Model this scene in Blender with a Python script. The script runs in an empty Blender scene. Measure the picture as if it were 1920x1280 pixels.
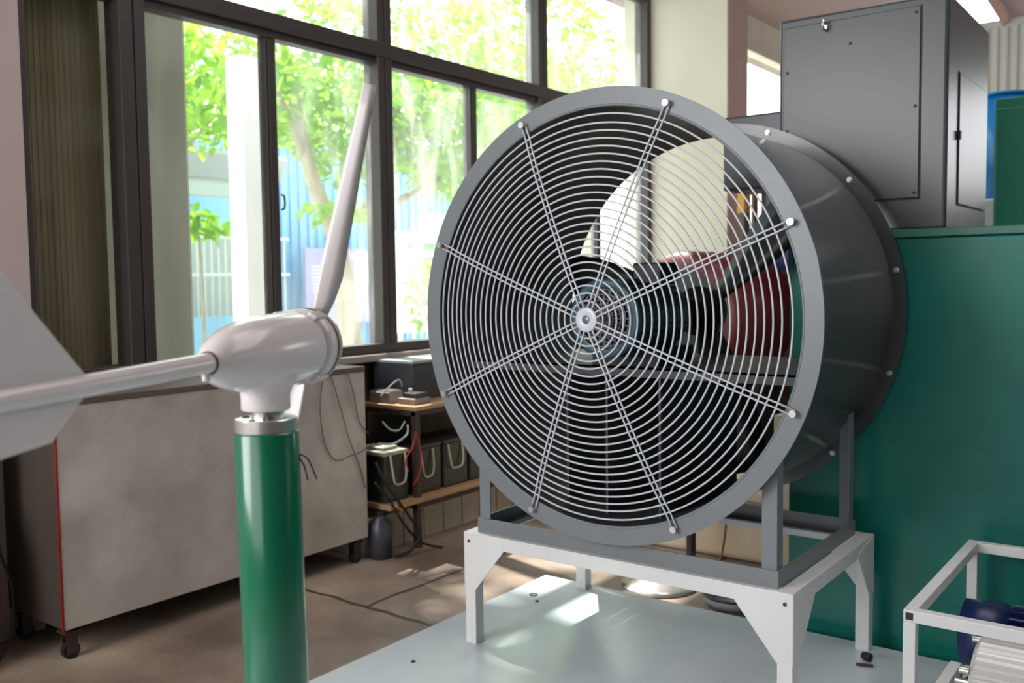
import bpy, bmesh, math, random
from mathutils import Vector, Matrix
random.seed(7)
PI = math.pi
sc = bpy.context.scene
C = sc.collection

# ------------------------------------------------------------------ camera
F_PX, YAW, PITCH, ROLL, EYE = 1767.0, 0.64526, 0.06449, -0.01304, 1.25
cam_d = bpy.data.cameras.new('camera')
cam = bpy.data.objects.new('camera', cam_d)
C.objects.link(cam)
sc.camera = cam
cam_d.sensor_width = 36.0
cam_d.lens = F_PX / 1920 * 36
cam_d.clip_start = 0.05
fwd = Vector((-math.sin(YAW) * math.cos(PITCH), math.cos(YAW) * math.cos(PITCH), -math.sin(PITCH)))
rgt0 = Vector((math.cos(YAW), math.sin(YAW), 0))
up0 = rgt0.cross(fwd)
rgt = rgt0 * math.cos(ROLL) + up0 * math.sin(ROLL)
up = up0 * math.cos(ROLL) - rgt0 * math.sin(ROLL)
M3 = Matrix((rgt, up, -fwd)).transposed()
cam.matrix_world = Matrix.Translation((0, 0, EYE)) @ M3.to_4x4()
cam_d.dof.use_dof = True
cam_d.dof.focus_distance = 2.15
cam_d.dof.aperture_fstop = 4.5

# ------------------------------------------------------------------ light
world = bpy.data.worlds.new('world')
sc.world = world
world.use_nodes = True
bg = world.node_tree.nodes['Background']
bg.inputs[0].default_value = (0.86, 0.94, 1.0, 1)
bg.inputs[1].default_value = 4.8

sun_d = bpy.data.lights.new('sun', 'SUN')
sun_d.energy = 15
sun_d.angle = math.radians(1.0)
sun_d.color = (1.0, 0.95, 0.86)
sun = bpy.data.objects.new('sun', sun_d)
C.objects.link(sun)
sun.rotation_euler = Vector((0.53, -0.13, -0.84)).to_track_quat('-Z', 'Y').to_euler()
sun.location = (-8, 3, 12)

def area(name, loc, target, sx, sy, power, col=(1, 1, 1)):
    d = bpy.data.lights.new(name, 'AREA')
    d.shape = 'RECTANGLE'; d.size = sx; d.size_y = sy; d.energy = power; d.color = col
    o = bpy.data.objects.new(name, d)
    C.objects.link(o)
    o.location = loc
    o.rotation_euler = (Vector(target) - Vector(loc)).to_track_quat('-Z', 'Y').to_euler()
    return o
# added fill behind the camera, plus daylight of an opening far right
area('rear_fill', (-0.6, -4.8, 2.2), (-1.2, 3, 1.2), 4.0, 3.0, 95, (1.0, 0.97, 0.95))  # fill lamp added to brighten the front faces
area('near_windows_daylight', (-3.35, -1.6, 2.2), (-0.6, 1.9, 1.0), 3.6, 2.3, 250, (0.97, 0.99, 1.0))
area('side_door_daylight', (6.6, 7.0, 2.4), (-1, 3.5, 1.2), 3.0, 3.0, 12, (0.95, 0.97, 1.0))
area('back_reflection_lamp', (1.3, 11.85, 2.75), (0.3, 4, 1.6), 2.6, 1.2, 34, (0.95, 0.97, 1.0))  # added lamp, sized for its reflection on the electrical box and duct
area('roof_light', (0.6, 3.6, 4.7), (0.2, 3.6, 0), 3.0, 5.0, 110, (1.0, 0.95, 0.93))

vs = sc.view_settings
vs.view_transform = 'Standard'
vs.look = 'None'
vs.exposure = 0.12
vs.gamma = 1.0
vs.use_curve_mapping = False

# ------------------------------------------------------------------ materials
def lin(c):
    c = c / 255.0
    return c / 12.92 if c <= 0.04045 else ((c + 0.055) / 1.055) ** 2.4
def rgb(r, g, b):
    return (lin(r), lin(g), lin(b), 1)

def mat(name, col, rough=0.5, metal=0.0, var=0.0, vscale=6.0, col2=None, bump=0.0, bscale=40.0, coat=0.0, stretch=(1, 1, 1), spec=0.5, detail=4.0):
    m = bpy.data.materials.new(name)
    m.use_nodes = True
    nt = m.node_tree
    b = nt.nodes['Principled BSDF']
    b.inputs['Base Color'].default_value = col
    b.inputs['Roughness'].default_value = rough
    b.inputs['Metallic'].default_value = metal
    b.inputs['Specular IOR Level'].default_value = spec
    if coat:
        b.inputs['Coat Weight'].default_value = coat
        b.inputs['Coat Roughness'].default_value = 0.12
    tc = nt.nodes.new('ShaderNodeTexCoord')
    mp = nt.nodes.new('ShaderNodeMapping')
    mp.inputs['Scale'].default_value = stretch
    nt.links.new(tc.outputs['Object'], mp.inputs[0])
    nz = nt.nodes.new('ShaderNodeTexNoise')
    nz.inputs['Scale'].default_value = vscale
    nz.inputs['Detail'].default_value = detail
    nz.inputs['Roughness'].default_value = 0.6
    nt.links.new(mp.outputs[0], nz.inputs[0])
    rp = nt.nodes.new('ShaderNodeValToRGB')
    rp.color_ramp.elements[0].position = 0.35
    rp.color_ramp.elements[1].position = 0.68
    if col2 is None:
        k = 1 - max(var, 0.04)
        col2 = (col[0] * k, col[1] * k, col[2] * k, 1)
    rp.color_ramp.elements[0].color = col2
    rp.color_ramp.elements[1].color = col
    nt.links.new(nz.outputs[0], rp.inputs[0])
    nt.links.new(rp.outputs[0], b.inputs['Base Color'])
    if bump:
        n2 = nt.nodes.new('ShaderNodeTexNoise')
        n2.inputs['Scale'].default_value = bscale
        nt.links.new(tc.outputs['Object'], n2.inputs[0])
        bp = nt.nodes.new('ShaderNodeBump')
        bp.inputs['Strength'].default_value = bump
        bp.inputs['Distance'].default_value = 0.01
        nt.links.new(n2.outputs[0], bp.inputs['Height'])
        nt.links.new(bp.outputs[0], b.inputs['Normal'])
    return m

M = {}
M['fan'] = mat('fan_grey_paint', rgb(118, 124, 128), 0.38, var=0.08, vscale=5, bump=0.06, bscale=18)
M['duct'] = mat('duct_grey_paint', rgb(70, 75, 79), 0.24, var=0.08, vscale=4, bump=0.05, bscale=6, coat=0.3)
M['duct_in'] = mat('duct_inner_paint', rgb(66, 68, 70), 0.5, var=0.1, vscale=4)
M['wire'] = mat('guard_wire_paint', rgb(200, 205, 212), 0.3, var=0.04)
M['motor'] = mat('fan_motor_blue', rgb(58, 92, 104), 0.4, var=0.2, vscale=9)
M['motor_end'] = mat('motor_vent_aluminium', rgb(126, 130, 138), 0.35, 0.5, var=0.3, vscale=20)
M['black'] = mat('black_paint', rgb(22, 22, 23), 0.45)
M['rubber'] = mat('black_rubber', rgb(18, 18, 19), 0.6)
M['blade'] = mat('impeller_dark', rgb(30, 30, 31), 0.5)
M['zinc'] = mat('zinc_bolt', rgb(205, 205, 198), 0.3, 0.8)
M['stand'] = mat('stand_white_paint', rgb(222, 222, 222), 0.4, var=0.1, vscale=4, bump=0.05)
M['deck'] = mat('deck_white_paint', rgb(206, 216, 222), 0.24, var=0.14, vscale=1.6, bump=0.12, bscale=3.5)
M['green'] = mat('machine_green_paint', rgb(20, 126, 112), 0.32, spec=.3, col2=rgb(14, 102, 92), vscale=1.7, bump=0.18, bscale=2.2)
M['green2'] = mat('cabinet_green_paint', rgb(30, 112, 92), 0.4, var=0.12)
M['box'] = mat('electrical_box_grey', rgb(62, 67, 71), 0.30, var=0.12, vscale=2.5, bump=0.08, bscale=3)
M['seam'] = mat('dark_seam', rgb(34, 36, 38), 0.6)
M['mast'] = mat('mast_green_paint', rgb(14, 104, 74), 0.22, var=0.1, vscale=5, coat=0.4)
M['white'] = mat('turbine_white_paint', rgb(222, 216, 216), 0.22, var=0.03, coat=0.4)
M['seal'] = mat('seal_olive', rgb(92, 88, 70), 0.5)
M['steel'] = mat('machined_steel', rgb(224, 222, 218), 0.25, 0.85, var=0.1, vscale=30)
M['hub'] = mat('rotor_hub_tan', rgb(186, 172, 160), 0.4)
M['cab'] = mat('cabinet_stained_white', rgb(196, 189, 181), 0.5, col2=rgb(152, 143, 134), vscale=2.6, bump=0.1, bscale=4, detail=8)
M['cabside'] = mat('cabinet_side_brown', rgb(70, 62, 55), 0.5, var=0.25, vscale=3, stretch=(1, 1, .2))
M['red'] = mat('red_paint', rgb(128, 24, 18), 0.5, var=0.2)
M['frame'] = mat('window_frame_bronze', rgb(66, 60, 58), 0.42, var=0.1, spec=0.4)
M['sill'] = mat('sill_stone', rgb(150, 140, 132), 0.5, var=0.2)
M['wall'] = mat('plaster_pinkish', rgb(186, 170, 166), 0.8, var=0.12, vscale=1.5)
M['cream'] = mat('pier_cream', rgb(206, 202, 184), 0.7, var=0.08, vscale=1.2)
M['pink'] = mat('pier_side_pink', rgb(190, 160, 150), 0.7, var=0.06)
M['wains'] = mat('wall_below_window', rgb(92, 80, 72), 0.6, var=0.2, vscale=3)
M['tile'] = mat('plinth_tile', rgb(186, 176, 164), 0.4, var=0.2, vscale=5)
M['ceil'] = mat('ceiling_pale_pink', rgb(196, 178, 178), 0.8, var=0.04, vscale=.6)
M['wood'] = mat('shelf_board_wood', rgb(190, 150, 112), 0.5, var=0.25, vscale=4, stretch=(6, .6, 6))
M['rust'] = mat('rack_steel_brown', rgb(60, 46, 42), 0.5, var=0.3, vscale=14)
M['batt'] = mat('battery_case_dark', rgb(46, 48, 42), 0.4, var=0.2)
M['batt_top'] = mat('battery_lid_pale', rgb(176, 176, 160), 0.4, var=0.3, vscale=18)
M['strap'] = mat('strap_pale', rgb(190, 186, 168), 0.5)
M['grey_dev'] = mat('dark_grey_case', rgb(66, 68, 76), 0.4, var=0.1)
M['paper'] = mat('paper_white', rgb(214, 210, 200), 0.6)
M['cable'] = mat('cable_brown', rgb(84, 70, 58), 0.5)
M['redwire'] = mat('wire_red', rgb(176, 40, 40), 0.5)
M['yellow'] = mat('yellow_paint', rgb(200, 150, 40), 0.45)
M['orange'] = mat('orange_plastic', rgb(230, 150, 20), 0.5)
M['bluep'] = mat('blue_plastic', rgb(20, 120, 190), 0.35)
M['navy'] = mat('motor_navy_paint', rgb(24, 36, 82), 0.35, var=0.1)
M['finned'] = mat('finned_white_alloy', rgb(206, 206, 204), 0.3, 0.2, var=0.05)
M['tank'] = mat('tank_dark_red', rgb(96, 26, 26), 0.4, var=0.2)
M['shelfbrown'] = mat('rack_red_brown', rgb(92, 50, 46), 0.5, var=0.2)
M['sack'] = mat('woven_sack_pale', rgb(150, 146, 140), 0.7, var=0.2, vscale=12, bump=0.3, bscale=30)
M['olive'] = mat('dark_olive_blind', rgb(142, 130, 100), 0.8, col2=rgb(118, 106, 80), spec=.1, vscale=3, stretch=(8, 8, .15))
M['conc'] = mat('outer_concrete', rgb(205, 208, 184), 0.8, var=0.15, vscale=2, stretch=(3, 3, .3))
M['outwhite'] = mat('outer_white_render', rgb(244, 244, 244), 0.7)
M['bark'] = mat('tree_bark', rgb(158, 150, 124), 0.8, var=0.3, vscale=6, stretch=(4, 4, 1))
M['bluewall'] = mat('blue_metal_wall', rgb(120, 176, 216), 0.5, var=0.15, vscale=1, stretch=(3, 3, .2))
M['roofgrey'] = mat('roof_sheet_grey', rgb(150, 156, 158), 0.5)
M['greygreen'] = mat('grey_green_wall', rgb(160, 172, 166), 0.7)  # flat greenish grey of the outbuilding wall and one window
M['board'] = mat('board_violet', rgb(142, 138, 192), 0.5, var=0.1)
M['pave'] = mat('outside_paving', rgb(190, 190, 180), 0.8, var=0.15)
M['rail'] = mat('railing_pale', rgb(200, 204, 204), 0.5)
M['corr'] = mat('corrugated_white', rgb(206, 206, 206), 0.5)
M['beige'] = mat('beige_paint', rgb(214, 200, 176), 0.5, var=0.1)
M['grn'] = mat('print_green', rgb(90, 170, 90), 0.6)

def floor_mat():
    m = bpy.data.materials.new('floor_concrete'); m.use_nodes = True
    nt = m.node_tree; b = nt.nodes['Principled BSDF']
    tc = nt.nodes.new('ShaderNodeTexCoord')
    nz = nt.nodes.new('ShaderNodeTexNoise'); nz.inputs['Scale'].default_value = 1.3; nz.inputs['Detail'].default_value = 8
    nt.links.new(tc.outputs['Object'], nz.inputs[0])
    rp = nt.nodes.new('ShaderNodeValToRGB')
    rp.color_ramp.elements[0].position = .38; rp.color_ramp.elements[0].color = rgb(112, 97, 85)
    rp.color_ramp.elements[1].position = .66; rp.color_ramp.elements[1].color = rgb(190, 170, 150)
    nt.links.new(nz.outputs[0], rp.inputs[0])
    # distorted slab joints
    n2 = nt.nodes.new('ShaderNodeTexNoise'); n2.inputs['Scale'].default_value = 5
    nt.links.new(tc.outputs['Object'], n2.inputs[0])
    mx = nt.nodes.new('ShaderNodeMix'); mx.data_type = 'VECTOR'; mx.inputs[0].default_value = .05
    nt.links.new(tc.outputs['Object'], mx.inputs[4]); nt.links.new(n2.outputs[1], mx.inputs[5])
    br = nt.nodes.new('ShaderNodeTexBrick')
    br.inputs['Scale'].default_value = 1.0
    br.inputs['Brick Width'].default_value = 1.7; br.inputs['Row Height'].default_value = 1.25
    br.inputs['Mortar Size'].default_value = .012; br.inputs['Mortar Smooth'].default_value = .3
    br.inputs['Color1'].default_value = (1, 1, 1, 1); br.inputs['Color2'].default_value = (.8, .8, .8, 1)
    br.inputs['Mortar'].default_value = (.18, .16, .14, 1)
    nt.links.new(mx.outputs[1], br.inputs[0])
    ml = nt.nodes.new('ShaderNodeMix'); ml.data_type = 'RGBA'; ml.blend_type = 'MULTIPLY'; ml.inputs[0].default_value = 1
    nt.links.new(rp.outputs[0], ml.inputs[6]); nt.links.new(br.outputs[0], ml.inputs[7])
    nt.links.new(ml.outputs[2], b.inputs['Base Color'])
    b.inputs['Roughness'].default_value = .55
    bp = nt.nodes.new('ShaderNodeBump'); bp.inputs['Strength'].default_value = .3; bp.inputs['Distance'].default_value = .01
    n3 = nt.nodes.new('ShaderNodeTexNoise'); n3.inputs['Scale'].default_value = 30
    nt.links.new(tc.outputs['Object'], n3.inputs[0]); nt.links.new(n3.outputs[0], bp.inputs['Height'])
    nt.links.new(bp.outputs[0], b.inputs['Normal'])
    return m
M['floor'] = floor_mat()

def leaf_mat(name, col, tcol):
    m = bpy.data.materials.new(name); m.use_nodes = True
    nt = m.node_tree; nt.nodes.clear()
    out = nt.nodes.new('ShaderNodeOutputMaterial')
    d = nt.nodes.new('ShaderNodeBsdfDiffuse'); t = nt.nodes.new('ShaderNodeBsdfTranslucent')
    tc = nt.nodes.new('ShaderNodeTexCoord'); nz = nt.nodes.new('ShaderNodeTexNoise'); nz.inputs['Scale'].default_value = 1.2
    nt.links.new(tc.outputs['Object'], nz.inputs[0])
    def ramp(c):
        r = nt.nodes.new('ShaderNodeValToRGB')
        r.color_ramp.elements[0].position = .35; r.color_ramp.elements[1].position = .65
        r.color_ramp.elements[0].color = (c[0] * .6, c[1] * .75, c[2] * .6, 1); r.color_ramp.elements[1].color = c
        nt.links.new(nz.outputs[0], r.inputs[0]); return r
    nt.links.new(ramp(col).outputs[0], d.inputs[0]); nt.links.new(ramp(tcol).outputs[0], t.inputs[0])
    mx = nt.nodes.new('ShaderNodeMixShader'); mx.inputs[0].default_value = .5
    nt.links.new(d.outputs[0], mx.inputs[1]); nt.links.new(t.outputs[0], mx.inputs[2])
    nt.links.new(mx.outputs[0], out.inputs[0])
    return m
M['leaf'] = leaf_mat('leaf_green', rgb(126, 168, 70), rgb(168, 206, 74))

def glass_mat(name, tint, dirt, gloss=0.06):
    m = bpy.data.materials.new(name); m.use_nodes = True
    nt = m.node_tree; nt.nodes.clear()
    out = nt.nodes.new('ShaderNodeOutputMaterial')
    tr = nt.nodes.new('ShaderNodeBsdfTransparent'); tr.inputs[0].default_value = tint
    gl = nt.nodes.new('ShaderNodeBsdfGlossy'); gl.inputs['Roughness'].default_value = .05
    df = nt.nodes.new('ShaderNodeBsdfTranslucent'); df.inputs[0].default_value = (.8, .8, .78, 1)
    tc = nt.nodes.new('ShaderNodeTexCoord'); mp = nt.nodes.new('ShaderNodeMapping'); mp.inputs['Scale'].default_value = (3, 3, .8)
    nz = nt.nodes.new('ShaderNodeTexNoise'); nz.inputs['Scale'].default_value = 2.4; nz.inputs['Detail'].default_value = 5
    nt.links.new(tc.outputs['Object'], mp.inputs[0]); nt.links.new(mp.outputs[0], nz.inputs[0])
    rp = nt.nodes.new('ShaderNodeMapRange'); rp.inputs[1].default_value = .45; rp.inputs[2].default_value = .8
    rp.inputs[3].default_value = dirt * .35; rp.inputs[4].default_value = dirt * 1.6
    nt.links.new(nz.outputs[0], rp.inputs[0])
    m1 = nt.nodes.new('ShaderNodeMixShader'); nt.links.new(rp.outputs[0], m1.inputs[0])
    nt.links.new(tr.outputs[0], m1.inputs[1]); nt.links.new(df.outputs[0], m1.inputs[2])
    m2 = nt.nodes.new('ShaderNodeMixShader'); m2.inputs[0].default_value = gloss
    nt.links.new(m1.outputs[0], m2.inputs[1]); nt.links.new(gl.outputs[0], m2.inputs[2])
    nt.links.new(m2.outputs[0], out.inputs[0])
    return m
M['glass'] = glass_mat('window_glass_dusty', (.95, .96, .96, 1), .12, .03)

# ------------------------------------------------------------------ mesh helpers
def frame_of(axis):
    a = Vector(axis).normalized()
    h = Vector((0, 0, 1)) if abs(a.z) < 0.95 else Vector((1, 0, 0))
    u = a.cross(h).normalized()
    v = a.cross(u).normalized()
    return a, u, v

class MB:
    def __init__(s):
        s.bm = bmesh.new()
    def poly(s, vs, smooth=False):
        try:
            f = s.bm.faces.new(vs); f.smooth = smooth
            return f
        except ValueError:
            return None
    def box(s, x0, x1, y0, y1, z0, z1):
        v = [s.bm.verts.new(p) for p in ((x0, y0, z0), (x1, y0, z0), (x1, y1, z0), (x0, y1, z0), (x0, y0, z1), (x1, y0, z1), (x1, y1, z1), (x0, y1, z1))]
        for f in ((0, 3, 2, 1), (4, 5, 6, 7), (0, 1, 5, 4), (1, 2, 6, 5), (2, 3, 7, 6), (3, 0, 4, 7)):
            s.poly([v[i] for i in f])
        return s
    def bar(s, p, q, w, h, upv=(0, 0, 1)):
        p, q = Vector(p), Vector(q)
        a = (q - p).normalized(); u = a.cross(Vector(upv)).normalized(); v = u.cross(a).normalized()
        r = []
        for c in (p, q):
            r.append([s.bm.verts.new(c + u * (sx * w / 2) + v * (sz * h / 2)) for sx, sz in ((-1, -1), (1, -1), (1, 1), (-1, 1))])
        s.poly(r[0][::-1]); s.poly(r[1])
        for i in range(4):
            s.poly([r[0][i], r[0][(i + 1) % 4], r[1][(i + 1) % 4], r[1][i]])
        return s
    def lathe(s, c, axis, prof, n=48, closed=False, smooth=True, sharp=()):
        """prof: list of (distance along axis, radius)"""
        a, u, v = frame_of(axis); c = Vector(c); rings = []
        for (d, r) in prof:
            if r < 1e-6:
                rings.append([s.bm.verts.new(c + a * d)])
            else:
                rings.append([s.bm.verts.new(c + a * d + (u * math.cos(2 * PI * i / n) + v * math.sin(2 * PI * i / n)) * r) for i in range(n)])
        seq = list(zip(rings[:-1], rings[1:]))
        if closed: seq.append((rings[-1], rings[0]))
        for A, B in seq:
            for i in range(n):
                j = (i + 1) % n
                if len(A) == 1 and len(B) == 1: continue
                if len(A) == 1: s.poly([A[0], B[j], B[i]], smooth)
                elif len(B) == 1: s.poly([A[i], A[j], B[0]], smooth)
                else: s.poly([A[i], A[j], B[j], B[i]], smooth)
        return s
    def cyl(s, p, q, r, r2=None, n=24, cap=True):
        p, q = Vector(p), Vector(q); L = (q - p).length
        r2 = r if r2 is None else r2
        s.lathe(p, q - p, [(0, r), (L, r2)], n)
        if cap:
            s.lathe(p, q - p, [(0, 0), (0, r)], n, smooth=False)
            s.lathe(p, q - p, [(L, r2), (L, 0)], n, smooth=False)
        return s
    def torus(s, c, axis, R, r, n=96, k=8):
        return s.lathe(c, axis, [(r * math.cos(2 * PI * i / k), R + r * math.sin(2 * PI * i / k)) for i in range(k)], n, closed=True)
    def tube(s, pts, r, k=8, sub=6, taper=None):
        P = [Vector(p) for p in pts]
        if sub > 1 and len(P) > 2:
            Q = []
            for i in range(len(P) - 1):
                p0 = P[max(i - 1, 0)]; p1 = P[i]; p2 = P[i + 1]; p3 = P[min(i + 2, len(P) - 1)]
                for t in range(sub):
                    t = t / sub
                    Q.append(0.5 * ((2 * p1) + (p2 - p0) * t + (2 * p0 - 5 * p1 + 4 * p2 - p3) * t * t + (3 * p1 - p0 - 3 * p2 + p3) * t ** 3))
            Q.append(P[-1]); P = Q
        rings = []; prev = None
        for i, p in enumerate(P):
            a = (P[min(i + 1, len(P) - 1)] - P[max(i - 1, 0)]).normalized()
            if prev is None: _, u, v = frame_of(a)
            else:
                u = (prev - a * prev.dot(a)).normalized(); v = a.cross(u)
            prev = u
            rr = r if taper is None else r + (taper - r) * i / (len(P) - 1)
            rings.append([s.bm.verts.new(p + (u * math.cos(2 * PI * j / k) + v * math.sin(2 * PI * j / k)) * rr) for j in range(k)])
        for A, B in zip(rings[:-1], rings[1:]):
            for i in range(k): s.poly([A[i], A[(i + 1) % k], B[(i + 1) % k], B[i]], True)
        s.poly(rings[0][::-1]); s.poly(rings[-1])
        return s
    def prism(s, pts, ext):
        ext = Vector(ext)
        A = [s.bm.verts.new(Vector(p)) for p in pts]; B = [s.bm.verts.new(Vector(p) + ext) for p in pts]
        s.poly(A); s.poly(B[::-1])
        n = len(A)
        for i in range(n): s.poly([A[i], B[i], B[(i + 1) % n], A[(i + 1) % n]])
        return s
    def build(s, name, m, parent=None, bevel=0, origin=None, seg=2):
        bmesh.ops.recalc_face_normals(s.bm, faces=s.bm.faces)
        me = bpy.data.meshes.new(name)
        if origin is not None:
            bmesh.ops.translate(s.bm, verts=s.bm.verts, vec=-Vector(origin))
        s.bm.to_mesh(me); s.bm.free()
        if isinstance(m, (list, tuple)):
            for x in m: me.materials.append(x)
        else: me.materials.append(m)
        o = bpy.data.objects.new(name, me)
        C.objects.link(o)
        if origin is not None: o.location = origin
        if parent is not None:
            o.parent = parent
            bpy.context.view_layer.update()
            o.matrix_parent_inverse = parent.matrix_world.inverted()
        if bevel:
            b = o.modifiers.new('bevel', 'BEVEL'); b.width = bevel; b.segments = seg; b.limit_method = 'ANGLE'; b.angle_limit = math.radians(40)
        return o

def thing(name, label, cat, loc, group=None):
    o = bpy.data.objects.new(name, None); C.objects.link(o)
    o.empty_display_size = 0.1
    o.location = loc
    return tag(o, label, cat, group)
def tag(o, label, cat, group=None, kind=None):
    o['label'] = label; o['category'] = cat
    if group: o['group'] = group
    if kind: o['kind'] = kind
    return o
def struct(o):
    o['kind'] = 'structure'
    return o
def lab(o, text):
    o['label'] = text
    return o

# ================================================================== SETTING
XW = -3.60          # inner plane of the window wall
ZF = -0.05          # floor level (the white deck is z = 0)
struct(MB().box(-3.75, 8, -5.2, 12.2, ZF - .1, ZF).build('floor', M['floor']))
# window wall: below the sill, above the head, plain wall left of the windows
struct(MB().box(XW - .2, XW, 1.60, 6.56, ZF, .84).build('wall_left', M['wains']))
struct(MB().box(XW - .2, XW, 6.9, 12, ZF, .9).build('wall_left_far', M['wall']))
struct(MB().box(XW - .2, XW, -5.2, 12, 3.43, 3.72).build('trim_1', M['beige']))
struct(MB().box(XW - .2, XW + .05, -5.2, 1.735, ZF, 3.43).build('wall_left_near', M['wall']))
struct(MB().box(XW - .15, XW + .1, 1.735, 6.56, .84, .875).build('trim_2', M['sill'], bevel=.004))
# pier between the bays
pr = struct(MB().box(XW - .2, -2.935, 6.56, 6.575, ZF, 3.9).build('wall_pier_front', M['cream']))
struct(MB().box(XW - .2, -2.93, 6.575, 6.92, ZF, 3.9).build('wall_pier', M['pink']))
def roof_z(x): return 3.70 + .95 * (x + 3.6) if x < -2 else 5.22 + .28 * (x + 2)
# right and rear walls, ceiling, back wall
struct(MB().box(7.8, 8, -5.2, 12.2, ZF, 8.0).build('wall_right', M['wains']))
struct(MB().prism([(-3.8, -5.2, ZF), (8, -5.2, ZF), (8, -5.2, roof_z(8)), (-2, -5.2, roof_z(-2)), (-3.8, -5.2, roof_z(-3.8))], (0, -.2, 0)).build('wall_rear', M['wall']))
ribs = MB().box(-3.6, 7.8, 12.02, 12.2, ZF, 4.03)
for i in range(110):
    x = -3.55 + i * .1
    ribs.prism([(x, 12.02, ZF), (x + .02, 12.0, ZF), (x + .05, 12.0, ZF), (x + .07, 12.02, ZF)], (0, 0, 4.03 - ZF))
struct(ribs.build('wall_back', M['corr']))
struct(MB().box(-3.6, 7.8, 11.95, 12.2, 4.03, 4.10).build('trim_3', M['rail']))
cl = MB()
xs = (-3.9, -2.0, 8.0)
for a, b in zip(xs[:-1], xs[1:]):
    cl.prism([(a, -5.4, roof_z(a)), (b, -5.4, roof_z(b)), (b, -5.4, roof_z(b) + .1), (a, -5.4, roof_z(a) + .1)], (0, 17.5, 0))
struct(cl.build('ceiling', M['ceil']))
# gable wall above the back wall, with a bright gap over the corrugated sheet
struct(MB().prism([(-3.6, 12, 4.10), (-2.85, 12, 4.10), (-2.85, 12, roof_z(-2.85)), (-3.6, 12, roof_z(-3.6) + .0)], (0, .15, 0)).build('wall_gable', M['ceil']))
struct(MB().prism([(-2.0, 12, 4.10), (7.8, 12, 4.10), (7.8, 12, roof_z(7.8)), (-2.0, 12, roof_z(-2.0)), (-2.45, 12, roof_z(-2.45)), (-2.27, 12, 4.58)], (0, .15, 0)).build('wall_gable_right', M['ceil']))
struct(MB().bar((-2.0, 11.93, 4.04), (-2.30, 11.93, 4.6), .08, .10, (0, 1, 0)).build('trim_4', M['pink']))

# windows -------------------------------------------------------------
def frame_bar(mb, y0, y1, z0, z1, d0=-.06, d1=.03):
    mb.box(XW + d0, XW + d1, y0, y1, z0, z1)
def window(n, y0, y1, majors, minors, trans=True):
    mb = MB()
    for a, b in majors: frame_bar(mb, a, b, .875, 3.43, -.07, .04)
    frame_bar(mb, y0, y1, 3.36, 3.43); 
    w = struct(mb.build('window_%d' % n, M['frame'], bevel=.004))
    mb = MB()
    if trans: frame_bar(mb, y0, y1, 2.43, 2.505, -.07, .045); frame_bar(mb, y0, y1, 2.395, 2.43, -.05, .02)
    frame_bar(mb, y0, y1, .875, .925, -.07, .05)
    mb.build('rail', M['frame'], w, bevel=.003)
    for a, b in minors:
        mb = MB(); frame_bar(mb, a, b, .925, 2.40, -.045, .012); frame_bar(mb, a + .012, b - .012, .93, 2.39, .012, .02)
        mb.build('mullion', M['frame'], w, bevel=.002)
    return w
w1 = window(1, 2.14, 6.56, [(2.14, 2.20), (2.205, 2.255), (3.595, 3.645), (3.65, 3.70), (5.06, 5.11), (5.115, 5.16), (6.50, 6.56)],
            [(2.885, 2.945), (4.385, 4.445), (5.80, 5.85)])
def pane(parent, y0, y1, z0, z1, x=XW - .02, m='glass'):
    return MB().box(x - .002, x + .002, y0, y1, z0, z1).build('pane', M[m], parent)
for y0, y1 in ((2.255, 2.885), (2.945, 3.595), (3.70, 4.385), (4.445, 5.06), (5.16, 5.80), (5.85, 6.50)):
    pane(w1, y0, y1, .925, 2.395)
for y0, y1 in ((2.255, 3.595), (3.70, 5.06), (5.16, 6.50)):
    pane(w1, y0, y1, 2.505, 3.36)
# sliding sash handle on the mullion
MB().tube([(XW + .022, 2.95, 1.60), (XW + .04, 2.952, 1.61), (XW + .04, 2.952, 1.66), (XW + .022, 2.95, 1.67)], .005, sub=3).build('latch', M['black'], w1)
w2 = window(2, 1.735, 2.14, [(1.735, 1.765)], [], True)
M['glass'] = glass_mat('window_glass_dull', (.95, .96, .96, 1), .10, .012)
pane(w2, 1.765, 2.14, .925, 2.395); pane(w2, 1.765, 2.14, 2.505, 3.36)
bl = MB()
for i in range(19):
    y = 1.70 + i * .024
    bl.lathe((XW - .13, y + .012, .9), (0, 0, 1), [(0, .0045), (2.4, .0045)], 6)
bl.box(XW - .16, XW - .13, 1.70, 2.15, .9, 3.3)
bo = bl.build('window_blind', M['olive']); tag(bo, 'dark olive ribbed board behind the glass of the narrow left window', 'blind')
_f = M['frame']; M['frame'] = M['beige']
w3 = window(3, 6.92, 12.0, [(6.92, 6.97), (8.3, 8.36), (9.6, 9.66), (10.9, 10.96)], [], False)
M['frame'] = _f
for y0, y1 in ((6.97, 8.3), (8.36, 9.6), (9.66, 10.9), (10.96, 12)): pane(w3, y0, y1, .925, 3.36)

# ================================================================== OUTSIDE
og = MB().box(-40, -3.8, -15, 40, -.25, -.12).build('ground', M['pave']); struct(og)
t = MB().box(-4.7, -4.02, .9, 2.76, -.12, 4.2).build('concrete_column', M['conc'], bevel=.02)
tag(t, 'olive grey concrete column just outside the left window pane', 'column')
t = MB().box(-5.36, -5.2, 3.98, 4.25, -.12, 2.76).box(-5.38, -5.18, 3.96, 4.23, -.12, .02).build('white_pillar', M['outwhite'])
tag(t, 'bright white square pillar standing outside the window', 'pillar')

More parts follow.
